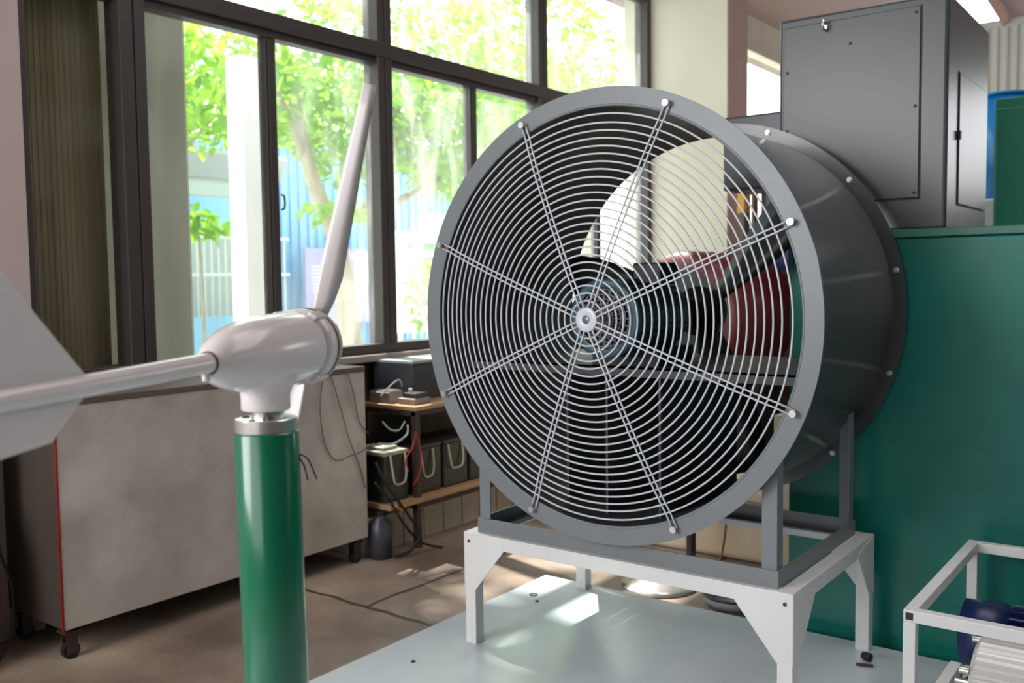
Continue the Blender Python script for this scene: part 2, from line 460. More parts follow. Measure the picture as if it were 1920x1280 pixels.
# left building with a grey roof edge
b = thing('shed', 'low outbuilding with grey roof edge seen through the left pane', 'building', (-11.6, 6.5, -.12))
MB().box(-13, -11.25, 3.5, 9.1, -.12, 2.75).build('wall', M['greygreen'], b)
MB().prism([(-13, 3.3, 3.1), (-11.0, 3.3, 3.11), (-11.0, 3.3, 3.03), (-11.2, 3.3, 2.72), (-13, 3.3, 2.72)], (0, 5.9, 0)).build('roof', M['roofgrey'], b)
MB().box(-11.26, -11.2, 3.5, 9.1, 1.95, 2.45).build('fascia', M['bluewall'], b)
rl = MB()
for z in (1.88, 1.38): rl.box(-10.7, -10.66, 6.4, 8.9, z - .02, z + .02)
for i in range(22): rl.box(-10.69, -10.67, 6.5 + i * .11, 6.515 + i * .11, -.12, 1.9)
r0 = rl.build('railing', M['rail']); tag(r0, 'pale metal railing in front of the low outbuilding', 'railing')
MB_ = MB().box(-10.0, -9.9, 6.0, 8.6, -.12, .85).build('barrier_panel', M['bluewall']); tag(MB_, 'pale blue barrier panel standing below the railing', 'barrier')
# blue sheet metal building
b = thing('blue_building', 'blue sheet metal building behind the tree', 'building', (-12, 12, -.12))
bw = MB().box(-14, -11.6, 9.3, 14, -.12, 3.55)
for i in range(26): bw.box(-11.6, -11.57, 9.35 + i * .18, 9.43 + i * .18, -.1, 3.5)
bw.build('wall', M['bluewall'], b)
MB().box(-14, -11.4, 9.2, 14.1, 3.55, 3.68).build('roof', M['roofgrey'], b)
wn = MB().box(-11.57, -11.54, 12.6, 13.6, .9, 2.5).build('window', M['greygreen'], b)
# notice board
b = thing('notice_board', 'violet notice board with lines of white print behind the tree trunk', 'board', (-11, 10.4, .3))
MB().box(-11.04, -11.0, 9.48, 12.0, .62, 1.78).build('panel', M['board'], b)
pr_ = MB()
for i in range(9): pr_.box(-11.0, -10.994, 10.02 + i * .135, 10.12 + i * .135, 1.62, 1.71)
for k in range(8):
    pr_.box(-11.0, -10.996, 9.60, 10.16 + .1 * ((k * 7) % 3), 1.50 - k * .055, 1.515 - k * .055)
pr_.box(-11.0, -10.992, 10.49, 11.1, 1.24, 1.59)
pr_.build('print', M['paper'], b)
for y in (9.6, 11.85): MB().box(-11.08, -11.04, y, y + .06, -.12, 1.7).build('leg', M['rail'], b)
b = thing('poster_stand', 'white poster panel with green print outside the middle window', 'poster', (-9, 10, .3))
MB().box(-9.04, -9.0, 9.35, 10.9, .55, 1.95).build('panel', M['outwhite'], b)
MB().box(-9.0, -8.994, 9.6, 10.5, 1.70, 1.80).box(-9.0, -8.994, 9.6, 10.2, 1.55, 1.59).box(-9.0, -8.994, 9.6, 10.4, 1.44, 1.48).build('print', M['grn'], b)
for y in (9.45, 10.75): MB().box(-9.08, -9.04, y, y + .05, -.12, 1.9).build('leg', M['rail'], b)

# trees ---------------------------------------------------------------
def leaves(mb, centre, rad, n, size=.11):
    for _ in range(n):
        while True:
            d = Vector((random.uniform(-1, 1), random.uniform(-1, 1), random.uniform(-1, 1)))
            if .15 < d.length < 1: break
        p = Vector(centre) + Vector((d.x * rad[0], d.y * rad[1], d.z * rad[2]))
        a = Vector((random.gauss(0, 1), random.gauss(0, 1), random.gauss(-.4, .6))).normalized()
        nrm = Vector((random.gauss(0, .7), random.gauss(0, .7), 1)).normalized()
        w = a.cross(nrm).normalized()
        L = size * random.uniform(.7, 1.4); W = L * .27
        q = [p, p + a * L * .35 + w * W, p + a * L * .75 + w * W * .8, p + a * L - Vector((0, 0, L * .15)), p + a * L * .75 - w * W * .8, p + a * L * .35 - w * W]
        v = [mb.bm.verts.new(x) for x in q]
        mb.poly(v, True)
def tree(label, trunk, r0, r1, branches, blobs, size=.12):
    b = thing('tree', label, 'tree', trunk[0])
    MB().tube(trunk, r0, 12, 6, r1).build('trunk', M['bark'], b)
    for pts, a, c in branches:
        MB().tube(pts, a, 8, 5, c).build('branch', M['bark'], b)
    mb = MB()
    for ce, ra, n in blobs: leaves(mb, ce, ra, n, size)
    fo = mb.build('foliage', M['leaf'], b); fo['kind'] = 'stuff'
    return b
X = -7.0
tree('leaning tree with forked trunk outside the middle of the window', [(X, 6.62, -.12), (X, 6.60, .6), (X, 6.52, 1.3), (X, 6.40, 1.78), (X + .1, 6.12, 2.1), (X + .1, 5.98, 2.5), (X, 5.9, 3.2)], .13, .05,
     [([(X, 6.38, 1.78), (X, 6.75, 1.95), (X, 7.3, 2.1), (X - .1, 8.2, 2.45), (X - .2, 9.2, 2.8)], .07, .02),
      ([(X, 6.85, 2.0), (X + .2, 7.0, 2.5), (X + .3, 7.1, 3.2)], .05, .02),
      ([(X + .05, 6.0, 2.4), (X + .4, 5.5, 2.8), (X + .6, 5.0, 3.1)], .04, .012)],
     [((X, 6.6, 3.05), (1.0, 1.1, .55), 1500), ((X, 5.1, 3.05), (.9, .75, .5), 650), ((X, 7.9, 3.1), (1.0, 1.0, .75), 1500),
      ((X - .2, 9.4, 3.4), (1.0, 1.1, .95), 1300), ((X, 7.6, 4.1), (1.0, 1.2, .35), 500), ((X + .6, 5.95, 1.9), (.3, .45, .10), 60),
      ((X, 8.6, 2.5), (.7, 1.0, .3), 500), ((X + .3, 6.0, 3.75), (.5, .5, .2), 90), ((X + .1, 6.7, 2.55), (.7, .6, .35), 260)])
tree('tree with loose crown outside the right end of the window', [(-8.5, 13.5, -.12), (-8.5, 13.4, 1.5), (-8.4, 13.2, 3.2), (-8.3, 13.0, 4.6)], .12, .05,
     [([(-8.4, 13.3, 2.6), (-8.2, 12.4, 3.4), (-8, 11.6, 4.2)], .05, .015)],
     [((-8.3, 11.8, 3.7), (1.2, 1.3, .9), 1500), ((-8.3, 13.6, 4.2), (1.2, 1.5, 1.1), 1400), ((-8.3, 11.4, 5.0), (1.2, 1.3, .5), 700),
      ((-8.3, 15.2, 4.2), (1.3, 1.4, 1.0), 700)], .13)
tree('slender tree behind the white pillar', [(-9.0, 5.9, -.12), (-9.0, 6.0, 2.0), (-9.0, 6.2, 4.0)], .09, .04,
     [([(-9.0, 6.0, 2.6), (-8.8, 6.5, 3.2)], .03, .012)],
     [((-9.0, 6.35, 3.35), (.9, .8, .62), 900), ((-9.0, 7.4, 3.5), (.7, .8, .5), 500), ((-9.0, 5.6, 4.05), (.7, .7, .3), 120)])
def shrub(label, x, y, z, rad, n):
    b = thing('shrub', label, 'shrub', (x, y, -.12))
    MB().tube([(x, y, -.12), (x, y + .05, z * .5), (x, y, z)], .03, 6, 4, .01).build('stem', M['bark'], b)
    mb = MB(); leaves(mb, (x, y, z), rad, n, .13)
    mb.build('foliage', M['leaf'], b)['kind'] = 'stuff'
tree('unseen tall tree added so its crown shades the left windows', [(-8.0, 2.6, -.12), (-8.0, 2.7, 3), (-7.6, 3.2, 5.6)], .12, .06, [([(-7.9, 2.8, 3.6), (-7.4, 3.6, 5.4)], .05, .02)],  # out-of-view tree, added to keep sun off the near floor
     [((-6.9, 2.6, 7.0), (1.6, 1.5, 2.6), 3400), ((-6.3, 2.0, 5.4), (1.1, 1.2, .9), 700), ((-7.0, 5.4, 7.6), (1.4, 1.1, 2.0), 70)], .2)
shrub('leafy shrub before the low outbuilding', -9.3, 6.45, 1.95, (.3, .5, .14), 130)
shrub('small leafy shrub beside the white poster', -8.4, 9.3, 1.15, (.3, .3, .5), 160)

# ================================================================== DECK + FAN STAND
dk = thing('deck_plate', 'large white painted steel deck plate under the fan stand', 'platform', (-1, 1.5, ZF))
MB().box(-2.265, 1.6, -1.2, 3.225, ZF, 0).build('plate', M['deck'], dk, bevel=.003)
for x, y in ((-2.156, 2.984), (-2.10, 2.93), (-2.097, 2.221)):
    MB().torus((x, y, .001), (0, 0, 1), .014 if y > 2.95 else .006, .0025, 20, 6).build('plug_hole', M['seam'], dk)

TX0, TX1, TY0, TY1, TZ = -2.065, -.905, 2.455, 3.20, .39
st = thing('fan_stand', 'white steel stand with gusseted legs carrying the big fan', 'stand', ((TX0 + TX1) / 2, (TY0 + TY1) / 2, 0))
t = .045
fr = MB()
q6 = .006
for ya, yb, yc, yd in ((TY0, TY0 + q6, TY0, TY0 + t), (TY1 - q6, TY1, TY1 - t, TY1)):
    fr.box(TX0, TX1, ya, yb, TZ - t, TZ - q6).box(TX0, TX1, yc, yd, TZ - q6, TZ)
for xa, xb, xc, xd in ((TX0, TX0 + q6, TX0, TX0 + t), (TX1 - q6, TX1, TX1 - t, TX1)):
    fr.box(xa, xb, TY0 + q6, TY1 - q6, TZ - t, TZ - q6).box(xc, xd, TY0 + t, TY1 - t, TZ - q6, TZ)
fr.build('top_frame', M['stand'], st, bevel=.001)
for sx, x in ((1, TX0), (-1, TX1)):
    for sy, y in ((1, TY0), (-1, TY1)):
        x0, x1 = sorted((x + sx * .0005, x + sx * t)); y0, y1 = sorted((y + sy * .0005, y + sy * t))
        lg = MB().box(x0, x1, y0, y1, 0, TZ - .006).build('leg', M['stand'], st, bevel=.002)
        yy = y - sy * .0015
        MB().prism([(x, yy, TZ - .002), (x + sx * .17, yy, TZ - .03), (x + sx * .17, yy, TZ - .045), (x + sx * .045, yy, TZ - .20), (x, yy, TZ - .20)], (0, sy * .004, 0)).build('gusset', M['stand'], st)
        xx = x - sx * .0015
        MB().prism([(xx, y, TZ - .002), (xx, y + sy * .17, TZ - .03), (xx, y + sy * .17, TZ - .045), (xx, y + sy * .045, TZ - .20), (xx, y, TZ - .20)], (sx * .004, 0, 0)).build('gusset', M['stand'], st)
        MB().cyl((x + sx * .022, yy - sy * .004, TZ - .03), (x + sx * .022, yy, TZ - .03), .005, n=10).build('bolt', M['rust'], st)

# ================================================================== FAN
FX, FZ, Y0, Y1, R = -1.51, 1.131, 2.44, 3.27, .640
fan = thing('axial_fan', 'large grey ducted axial fan with round white wire guard', 'fan', (FX, (Y0 + Y1) / 2, TZ))
ax = (0, 1, 0)
MB().lathe((FX, Y0, FZ), ax, [(0, R), (.83, R), (.83, R - .004), (.825, R - .004)], 128).build('duct_shell', M['duct'], fan)
MB().lathe((FX, Y0, FZ), ax, [(.001, R - .003), (.829, R - .003)], 128).build('duct_liner', M['duct_in'], fan)
def flange(y, r0, r1, th): 
    return MB().lathe((FX, y, FZ), ax, [(0, r0), (0, r1), (th, r1), (th, r0)], 128, closed=True, smooth=False)
fl = flange(Y0 - .004, R - .006, .690, .006).build('front_flange', M['fan'], fan)
MB().torus((FX, Y0 - .001, FZ), ax, R - .004, .0045, 128).build('flange_lip', M['fan'], fan)
rf = flange(Y1 - .006, R - .004, .683, .008).build('rear_flange', M['duct'], fan)
# bolts on the rear flange
for k in range(12):
    a = math.radians(12 + 30 * k); p = Vector((FX + .664 * math.cos(a), Y1 - .006, FZ + .664 * math.sin(a)))
    MB().cyl(p, p + Vector((0, -.012, 0)), .006, n=8).cyl(p, p + Vector((0, -.006, 0)), .010, n=6).build('rear_bolt', M['zinc'], fan)
# guard
GY = Y0 - .012
def gy(r): return GY - .050 * max(0, 1 - (r / .60) ** 2) ** .8
radii = [.610] + [.583 - .0229 * k for k in range(24)]
wr = .0029
for r_ in radii:
    MB().torus((FX, gy(r_), FZ), ax, r_, wr, 128 if r_ > .2 else 64, 6).build('guard_ring', M['wire'], fan)
MB().lathe((FX, gy(0) - .004, FZ), ax, [(0, .012), (-.002, .014), (-.002, .034), (0, .037), (.004, .037), (.004, .012)], 40, closed=True).build('guard_boss', M['wire'], fan)
MB().lathe((FX, gy(0) - .005, FZ), ax, [(.002, .0), (0, .007), (.004, .012)], 24).build('boss_screw', M['motor_end'], fan)
for k in range(8):
    a = math.radians(23.5 + 45 * k); d = Vector((math.cos(a), 0, math.sin(a))); q = Vector((-math.sin(a), 0, math.cos(a)))
    base = Vector((FX, 0, FZ)); sp = MB()
    for s_ in (-1, 1):
        pts = []
        for i in range(15):
            r_ = .034 + (.655 - .034) * i / 14
            yy = gy(r_) - .0042 if r_ < .60 else gy(.6) - .0042 + (r_ - .60) * .12
            pts.append(base + d * r_ + q * (s_ * .0075) + Vector((0, yy, 0)))
        sp.tube(pts, .0028, 6, 1)
    arc = [base + d * (.655 + .0075 * math.sin(th)) + q * (.0075 * math.cos(th)) + Vector((0, gy(.6) - .0042 + .055 * .12, 0)) for th in [PI * j / 8 for j in range(9)]]
    sp.tube(arc, .0028, 6, 1)
    sp.build('guard_spoke', M['wire'], fan)
    p = base + d * .660 + Vector((0, Y0 - .004, 0))
    MB().cyl(p, p + Vector((0, -.020, 0)), .0055, n=10).cyl(p + Vector((0, -.016, 0)), p + Vector((0, -.022, 0)), .010, n=12).build('guard_bolt', M['zinc'], fan)
# motor inside the duct
MY0, MR = 2.475, .116
mo = MB().lathe((FX, MY0, FZ), ax, [(.0, .095), (-.004, .112), (.0, .122), (.03, .122), (.034, MR), (.34, MR), (.38, .10), (.42, .08), (.42, 0)], 64).build('fan_motor', M['motor'], fan)
MB().lathe((FX, MY0 + .012, FZ), ax, [(0, 0), (0, .095)], 48, smooth=False).build('motor_face', M['black'], mo)
vg = MB()
for i in range(6): vg.torus((FX, MY0 + .004, FZ), ax, .016 + .0145 * i, .003, 40, 6)
for i in range(24):
    a = 2 * PI * i / 24
    vg.bar((FX + .014 * math.cos(a), MY0 + .004, FZ + .014 * math.sin(a)), (FX + .093 * math.cos(a), MY0 + .004, FZ + .093 * math.sin(a)), .0035, .0035, (0, 1, 0))
vg.build('vent_grille', M['motor_end'], mo)
MB().box(FX + .01, FX + .11, MY0 + .16, MY0 + .28, FZ + .10, FZ + .17).build('terminal_box', M['black'], mo, bevel=.006)
fn = MB()
for i in range(28):
    a = 2 * PI * i / 28
    fn.bar((FX + .116 * math.cos(a), MY0 + .04, FZ + .116 * math.sin(a)), (FX + .116 * math.cos(a), MY0 + .33, FZ + .116 * math.sin(a)), .005, .014, (math.cos(a), 0, math.sin(a)))
fn.build('cooling_fins', M['motor'], mo)
# mounting plate and ribs
pz = FZ - .155
hw = math.sqrt((R - .004) ** 2 - .155 ** 2)
MB().box(FX - hw, FX + hw, 2.56, 3.14, pz - .006, pz).box(FX - hw, FX + hw, 2.56, 2.566, pz - .03, pz).build('motor_plate', M['duct_in'], fan)
MB().box(FX - .12, FX + .12, 2.60, 2.84, pz, FZ - .10).build('motor_foot', M['black'], fan)
for x in (FX - .20, FX - .05, FX + .14):
    h = math.sqrt((R - .004) ** 2 - (x - FX) ** 2)
    MB().box(x - .004, x + .004, 2.57, 3.14, FZ - h, pz - .006).build('support_rib', M['duct_in'], fan)
# impeller
MB().lathe((FX, 2.93, FZ), ax, [(0, 0), (0, .05), (.19, .05), (.195, .09), (.25, .09), (.27, .05), (.27, 0)], 32).build('impeller_hub', M['blade'], fan)
for k in range(3):
    a0 = math.radians(46 + 120 * k)
    d = Vector((math.cos(a0), 0, math.sin(a0))); q = Vector((-math.sin(a0), 0, math.cos(a0)))
    mb = MB(); rows = []
    for i in range(9):
        r_ = .085 + (.60 - .085) * i / 8; tw = math.radians(58 - 34 * i / 8); ch = .13 + .10 * math.sin(PI * i / 9)
        row = []
        for s_, th in ((-.5, 0), (-.2, .006), (.15, .006), (.5, 0), (.15, -.006), (-.2, -.006)):
            off = q * (s_ * ch * math.cos(tw)) + Vector((0, 1, 0)) * (s_ * ch * math.sin(tw)) * .45
            row.append(mb.bm.verts.new(Vector((FX, 3.17, FZ)) + d * r_ + off + Vector((0, th, 0))))
        rows.append(row)
    for A, B in zip(rows[:-1], rows[1:]):
        for i in range(6): mb.poly([A[i], A[(i + 1) % 6], B[(i + 1) % 6], B[i]], True)
    mb.poly(rows[0]); mb.poly(rows[-1][::-1])
    mb.build('impeller_blade', M['blade'], fan)
# grey base frame under the duct (angle iron)
BX0, BX1, BY0, BY1 = -2.02, -.955, 2.475, 3.16
bz = TZ
bf = MB(); h_ = .05; t5 = .005
for ya, yb, yc, yd in ((BY0, BY0 + t5, BY0, BY0 + h_), (BY1 - t5, BY1, BY1 - h_, BY1)):
    bf.box(BX0, BX1, ya, yb, bz + t5, bz + h_).box(BX0, BX1, yc, yd, bz, bz + t5)
for xa, xb, xc, xd in ((BX0, BX0 + t5, BX0, BX0 + h_), (BX1 - t5, BX1, BX1 - h_, BX1)):
    bf.box(xa, xb, BY0 + t5, BY1 - t5, bz + t5, bz + h_).box(xc, xd, BY0 + h_, BY1 - h_, bz, bz + t5)
bf.build('base_frame', M['fan'], fan)
def under(dx): return FZ - math.sqrt(R ** 2 - dx ** 2)
for x, sx in ((BX0, 1), (BX1, -1)):
    for ye, sy in ((BY0, 1), (BY1, -1)):
        # L section standing just inside the base angle
        xo, xi = x + sx * .006, x + sx * .050
        yo = ye + sy * .006; yi = ye + sy * .050
        zo, zi = under(xo - FX), under(xi - FX)
        up_ = MB()
        up_.prism([(xo, yo, bz + t5), (xi, yo, bz + t5), (xi, yo, zi), (xo, yo, zo)], (0, sy * .005, 0))
        xw = xo + sx * .005
        up_.prism([(xo, yo + sy * .005, bz + t5), (xo, yi, bz + t5), (xo, yi, zo - .004), (xo, yo + sy * .005, zo - .004)], (sx * .005, 0, 0))
        up_.build('upright', M['fan'], fan)

# ================================================================== GREEN MACHINE BODY
GYF = 3.30
g = thing('green_machine_body', 'big green painted steel machine housing behind the fan', 'machine', (.2, 4.2, ZF))
MB().box(-1.236, 2.6, GYF, 5.0, ZF, 1.375).build('housing', M['green'], g, bevel=.006)
MB().box(-1.26, 2.62, GYF - .02, 5.02, 1.375, 1.402).build('top_lip', M['green2'], g, bevel=.003)
MB().box(-.36, 2.58, GYF - .012, GYF, .48, .50).build('ledge', M['green'], g, bevel=.002)

# electrical box on the machine
BYF = 3.40
e = thing('electrical_box', 'dark grey sheet metal electrical box on top of the green machine', 'electrical box', (-1.03, 3.7, 1.402))
MB().box(-1.318, -.742, BYF, 4.07, 1.402, 2.182).build('case', M['box'], e, bevel=.012, seg=3)
MB().box(-1.300, -.828, BYF - .006, BYF, 1.512, 2.150).build('front_panel', M['box'], e, bevel=.004)
MB().box(-.742, -.737, 3.56, 4.00, 1.495, 1.945).build('side_door', M['box'], e, bevel=.003)
sm = MB()
y = BYF - .0015
sm.box(-1.305, -.823, y, BYF, 1.507, 1.512).box(-.828, -.8235, y, BYF, 1.507, 2.155)
sm.box(-.742, -.7405, 3.553, 3.56, 1.49, 1.95).box(-.742, -.7405, 3.553, 4.0, 1.49, 1.495)
sm.build('seam', M['seam'], e)
for x, z in ((-1.285, 1.99), (-1.285, 1.78), (-1.285, 1.62), (-1.06, 2.06), (-.842, 2.13), (-.842, 1.82), (-.842, 1.53)):
    MB().lathe((x, BYF - .006, z), (0, -1, 0), [(0, .006), (.003, .005), (.004, 0)], 10).build('screw', M['box'], e)
MB().torus((-1.148, BYF - .028, 2.135), (1, .3, 0), .016, .0045, 24, 8).cyl((-1.148, BYF - .006, 2.128), (-1.148, BYF - .014, 2.128), .009, n=12).build('eye_bolt', M['steel'], e)
MB().box(-.737, -.731, 3.548, 3.566, 1.715, 1.745).build('door_latch', M['black'], e)
MB().box(-1.72, -1.32, 3.80, 4.06, 1.62, 1.93).build('side_housing', M['box'], e, bevel=.01)

# things behind the box on the right
gc = thing('green_cabinet', 'dark green upright cabinet on the machine at the right edge', 'cabinet', (-.76, 4.86, 1.402))
MB().box(-.838, -.69, 4.75, 4.98, 1.402, 2.037).build('body', M['green2'], gc, bevel=.006)
MB().box(-.83, -.70, 4.742, 4.75, 1.412, 1.99).build('door', M['green2'], gc, bevel=.003)
bb = thing('blue_bin', 'blue plastic round bin with a flared rim behind the green cabinet', 'bin', (-.886, 5.3, 1.62))
bx, by = -.886, 5.3
MB().lathe((bx, by, 1.62), (0, 0, 1), [(0, 0), (0, .085), (.52, .1), (.52, .09), (.04, .075), (.04, 0)], 40).build('body', M['bluep'], bb)
MB().torus((bx, by, 2.14), (0, 0, 1), .103, .008, 48, 8).build('rim', M['bluep'], bb)
t = MB().box(-1.2, -.4, 5.12, 5.6, ZF, 1.62).build('white_plinth', M['corr'], None, bevel=.01); tag(t, 'pale plinth under the blue bin behind the green machine', 'plinth')

# ================================================================== WHITE FRAME, BOTTOM RIGHT
FX0, FX1, FY0, FY1, FH = -.612, .25, 2.42, 3.19, .42
wf = thing('white_tube_frame', 'white square tube test frame standing on the deck at the right', 'frame', (-.1, 2.8, 0))
w = .030
for y in (FY0, FY1 - w): MB().box(FX0, FX1, y, y + w, FH - w, FH).build('cross_rail', M['stand'], wf, bevel=.002)
for x in (FX0, FX1 - w): MB().box(x, x + w, FY0 + w, FY1 - w, FH - w, FH).build('side_rail', M['stand'], wf, bevel=.002)
for x in (FX0, FX1 - w):
    for y in (FY0, FY1 - w):
        MB().box(x, x + w, y, y + w, 0, FH - w).build('leg', M['stand'], wf, bevel=.002)
MB().box(FX0 + .006, FX0 + w - .006, FY0 - .001, FY0 + .003, FH - w + .006, FH - .006).build('tube_opening', M['seam'], wf)
MB().bar((-.575, 2.46, .135), (-.575, 2.85, .135), .03, .03).build('inner_rail', M['stand'], wf, bevel=.002)
MB().box(-.590, -.560, 2.83, 2.86, 0, .119).build('inner_post', M['fan'], wf)
MB().box(-.590, -.560, 2.46, 2.49, 0, .119).build('inner_post', M['stand'], wf)
# navy motor on a pedestal in the frame
nm = thing('navy_motor', 'navy blue electric motor lying inside the white frame', 'motor', (-.1, 2.96, 0))
MB().lathe((-.585, 2.96, .205), (1, 0, 0), [(0, 0), (0, .06), (.01, .095), (.12, .098), (.12, .088), (.55, .088), (.6, .05), (.6, 0)], 40).build('body', M['navy'], nm)
nf = MB()
for i in range(20):
    a = 2 * PI * i / 20
    nf.bar((-.45, 2.96 + .09 * math.cos(a), .205 + .09 * math.sin(a)), (-.02, 2.96 + .09 * math.cos(a), .205 + .09 * math.sin(a)), .005, .018, (0, math.cos(a), math.sin(a)))
nf.build('cooling_fins', M['navy'], nm)
MB().box(-.42, -.05, 2.88, 3.04, 0, .13).build('foot', M['navy'], nm, bevel=.004)
MB().torus((-.30, 2.96, .325), (0, 1, .2), .022, .005, 24, 8).build('lifting_eye', M['yellow'], nm)
# white finned generator
wg = thing('finned_generator', 'white alloy generator with lengthwise fins under the front rail', 'generator', (-.1, 2.62, 0))
gc_ = Vector((-.475, 2.60, .185)); gr = .135
prof = MB()
n = 40; rings = []
for d_ in (0, .012, .55):
    ring = []
    for i in range(n * 4):
        a = 2 * PI * i / (n * 4); k = i % 4
        rr = gr + (.004 if k in (0, 1) else -.004) if d_ > 0 else gr - .012
        ring.append(prof.bm.verts.new(gc_ + Vector((d_, rr * math.cos(a), rr * math.sin(a)))))
    rings.append(ring)
for A, B in zip(rings[:-1], rings[1:]):
    for i in range(len(A)): prof.poly([A[i], A[(i + 1) % len(A)], B[(i + 1) % len(A)], B[i]])
prof.poly(rings[0]); prof.poly(rings[-1][::-1])
prof.build('finned_case', M['finned'], wg)
for a in (60, 140, 220, 300):
    p = gc_ + Vector((0, .125 * math.cos(math.radians(a)), .125 * math.sin(math.radians(a))))
    MB().cyl(p, p + Vector((-.022, 0, 0)), .009, n=8).build('bolt', M['zinc'], wg)
MB().cyl(gc_, gc_ + Vector((-.05, 0, 0)), .02, n=16).build('shaft', M['steel'], wg)
MB().box(-.38, .08, 2.52, 2.68, 0, .05).build('foot', M['finned'], wg)
cb = MB().tube([(-.56, 2.72, .005), (-.54, 2.74, .08), (-.50, 2.77, .16), (-.44, 2.80, .20), (-.40, 2.82, .16), (-.39, 2.84, .04), (-.36, 2.83, .006)], .009, 8)
cb.tube([(-.57, 2.66, .006), (-.555, 2.70, .09), (-.52, 2.75, .15), (-.46, 2.78, .17), (-.41, 2.76, .08), (-.40, 2.74, .006)], .007, 8)
cc = thing('black_cable', 'black looped cable with an orange sleeve inside the white frame', 'cable', (-.5, 2.75, 0))
cb.build('cord', M['rubber'], cc)
MB().tube([(-.560, 2.69, .065), (-.555, 2.70, .09), (-.545, 2.715, .115)], .011, 8).build('sleeve', M['orange'], cc)
# small things on the deck
rb = thing('rubber_stopper', 'small black rubber stopper by the rear right leg of the fan stand', 'stopper', (-.885, 3.085, 0))
MB().lathe((-.905, 3.085, .014), (1, -.3, 0), [(0, 0), (0, .010), (.012, .014), (.03, .014), (.034, .008), (.034, 0)], 20).build('plug', M['rubber'], rb)
t = MB().cyl((-.905, 3.02, .006), (-.855, 3.035, .006), .005, n=10).build('steel_pin', M['rust']); tag(t, 'short brown steel pin lying before the rubber stopper', 'pin')

# ================================================================== WIND TURBINE
C1 = Vector((-1.169, .994, 1.150)); azt = -math.radians(21.5); tl = math.radians(1.0)
A = Vector((math.sin(azt) * math.cos(tl), math.cos(azt) * math.cos(tl), math.sin(tl)))
B = A.cross(Vector((0, 0, 1))).normalized()
mast_x, mast_y = C1.x - A.x * .113, C1.y - A.y * .113
MT = 1.052
wt = thing('wind_turbine', 'small white wind turbine with tail fin on the green mast', 'wind turbine', (mast_x, mast_y, MT))
def along(d): return C1 + A * d
prof_ = [(-.258, .0), (-.258, .015), (-.254, .019), (-.244, .0275), (-.224, .0375), (-.198, .0460), (-.168, .0520), (-.13, .0555), (-.09, .0568), (-.05, .0568), (-.022, .0562)]
bm_ = MB().lathe(C1, A, prof_, 56)
body = bm_.build('nacelle', M['white'], wt)
MB().lathe(C1, A, [(-.022, .0555), (-.022, .0535), (-.019, .0535), (-.019, .0595), (.010, .060), (.012, .058), (.012, 0)], 56).build('front_collar', M['white'], wt)
MB().torus(along(.0135), A, .0585, .0025, 56, 6).build('gasket', M['seal'], wt)
MB().lathe(C1, A, [(.014, 0), (.014, .059), (.022, .0605), (.035, .056), (.045, .04), (.05, 0)], 56).build('rotor_hub', M['hub'], wt)
for a in (35, 145, 215, 325):
    d = (B * math.sin(math.radians(a)) + Vector((0, 0, 1)) * math.cos(math.radians(a)))
    p = C1 + d * .058
    MB().bar(p + A * -.026, p + A * .011, .016, .012, d).build('collar_lug', M['white'], wt, bevel=.002)
# neck: tapered saddle blending into the nacelle
nc = Vector((mast_x, mast_y, 0))
MB().lathe((mast_x, mast_y, MT + .012), (0, 0, 1), [(0, 0), (0, .034), (.002, .0358), (.022, .0358), (.028, .0372), (.038, .0425), (.048, .047), (.07, .047)], 48).build('neck', M['white'], wt)
# tail boom
MB().cyl(along(-.255), along(-.78), .0140, .0105, 32).build('tail_boom', M['white'], wt)
MB().torus(along(-.257), A, .0145, .0022, 32, 6).build('boom_seal', M['seal'], wt)
p = along(-.262)
MB().cyl(p + Vector((0, 0, -.012)), p + Vector((0, 0, -.023)), .0055, n=12).build('set_screw', M['white'], wt)
# tail fin: plate in the vertical plane of the boom
def tp(s_, z): 
    q = C1 + A * s_; return Vector((q.x, q.y, C1.z + z))
th = B * .0025
fin = [(-.492, .004), (-.605, .118), (-.69, .20), (-.86, .22), (-.86, -.10), (-.74, -.10), (-.625, -.068), (-.545, -.062), (-.492, -.018)]
MB().prism([tp(s_, z) - th for s_, z in fin], th * 2).build('tail_fin', M['white'], wt, bevel=.001)
MB().bar(along(-.49) , along(-.86), .016, .0015, B).build('fin_fold', M['white'], wt)
# rotor blades, at rest
for ang in (15, 195):
    a = math.radians(ang); d = B * math.sin(a) + Vector((0, 0, 1)) * math.cos(a); q = A.cross(d).normalized()
    mb = MB(); rows = []
    for i in range(11):
        f = i / 10; r_ = .04 + .385 * f; ch = (.020 + .024 * min(1, f * 6)) * (1 - .5 * f); tw = math.radians(24 - 20 * f)
        row = []
        for s_, h in ((-.3, 0), (-.15, .09), (.2, .06), (.7, 0), (.2, -.03), (-.15, -.04)):
            off = (q * math.cos(tw) + A * math.sin(tw)) * (s_ * ch) + (A * math.cos(tw) - q * math.sin(tw)) * (h * ch)
            row.append(mb.bm.verts.new(along(.033) + d * r_ + off))
        rows.append(row)
    for P_, Q_ in zip(rows[:-1], rows[1:]):
        for i in range(6): mb.poly([P_[i], P_[(i + 1) % 6], Q_[(i + 1) % 6], Q_[i]], True)
    mb.poly(rows[0]); mb.poly(rows[-1][::-1])
    mb.build('rotor_blade', M['white'], wt)
# steel shaft between neck and mast flange
MB().cyl((mast_x, mast_y, MT - .002), (mast_x, mast_y, MT + .014), .021, n=32).build('yaw_shaft', M['steel'], wt)

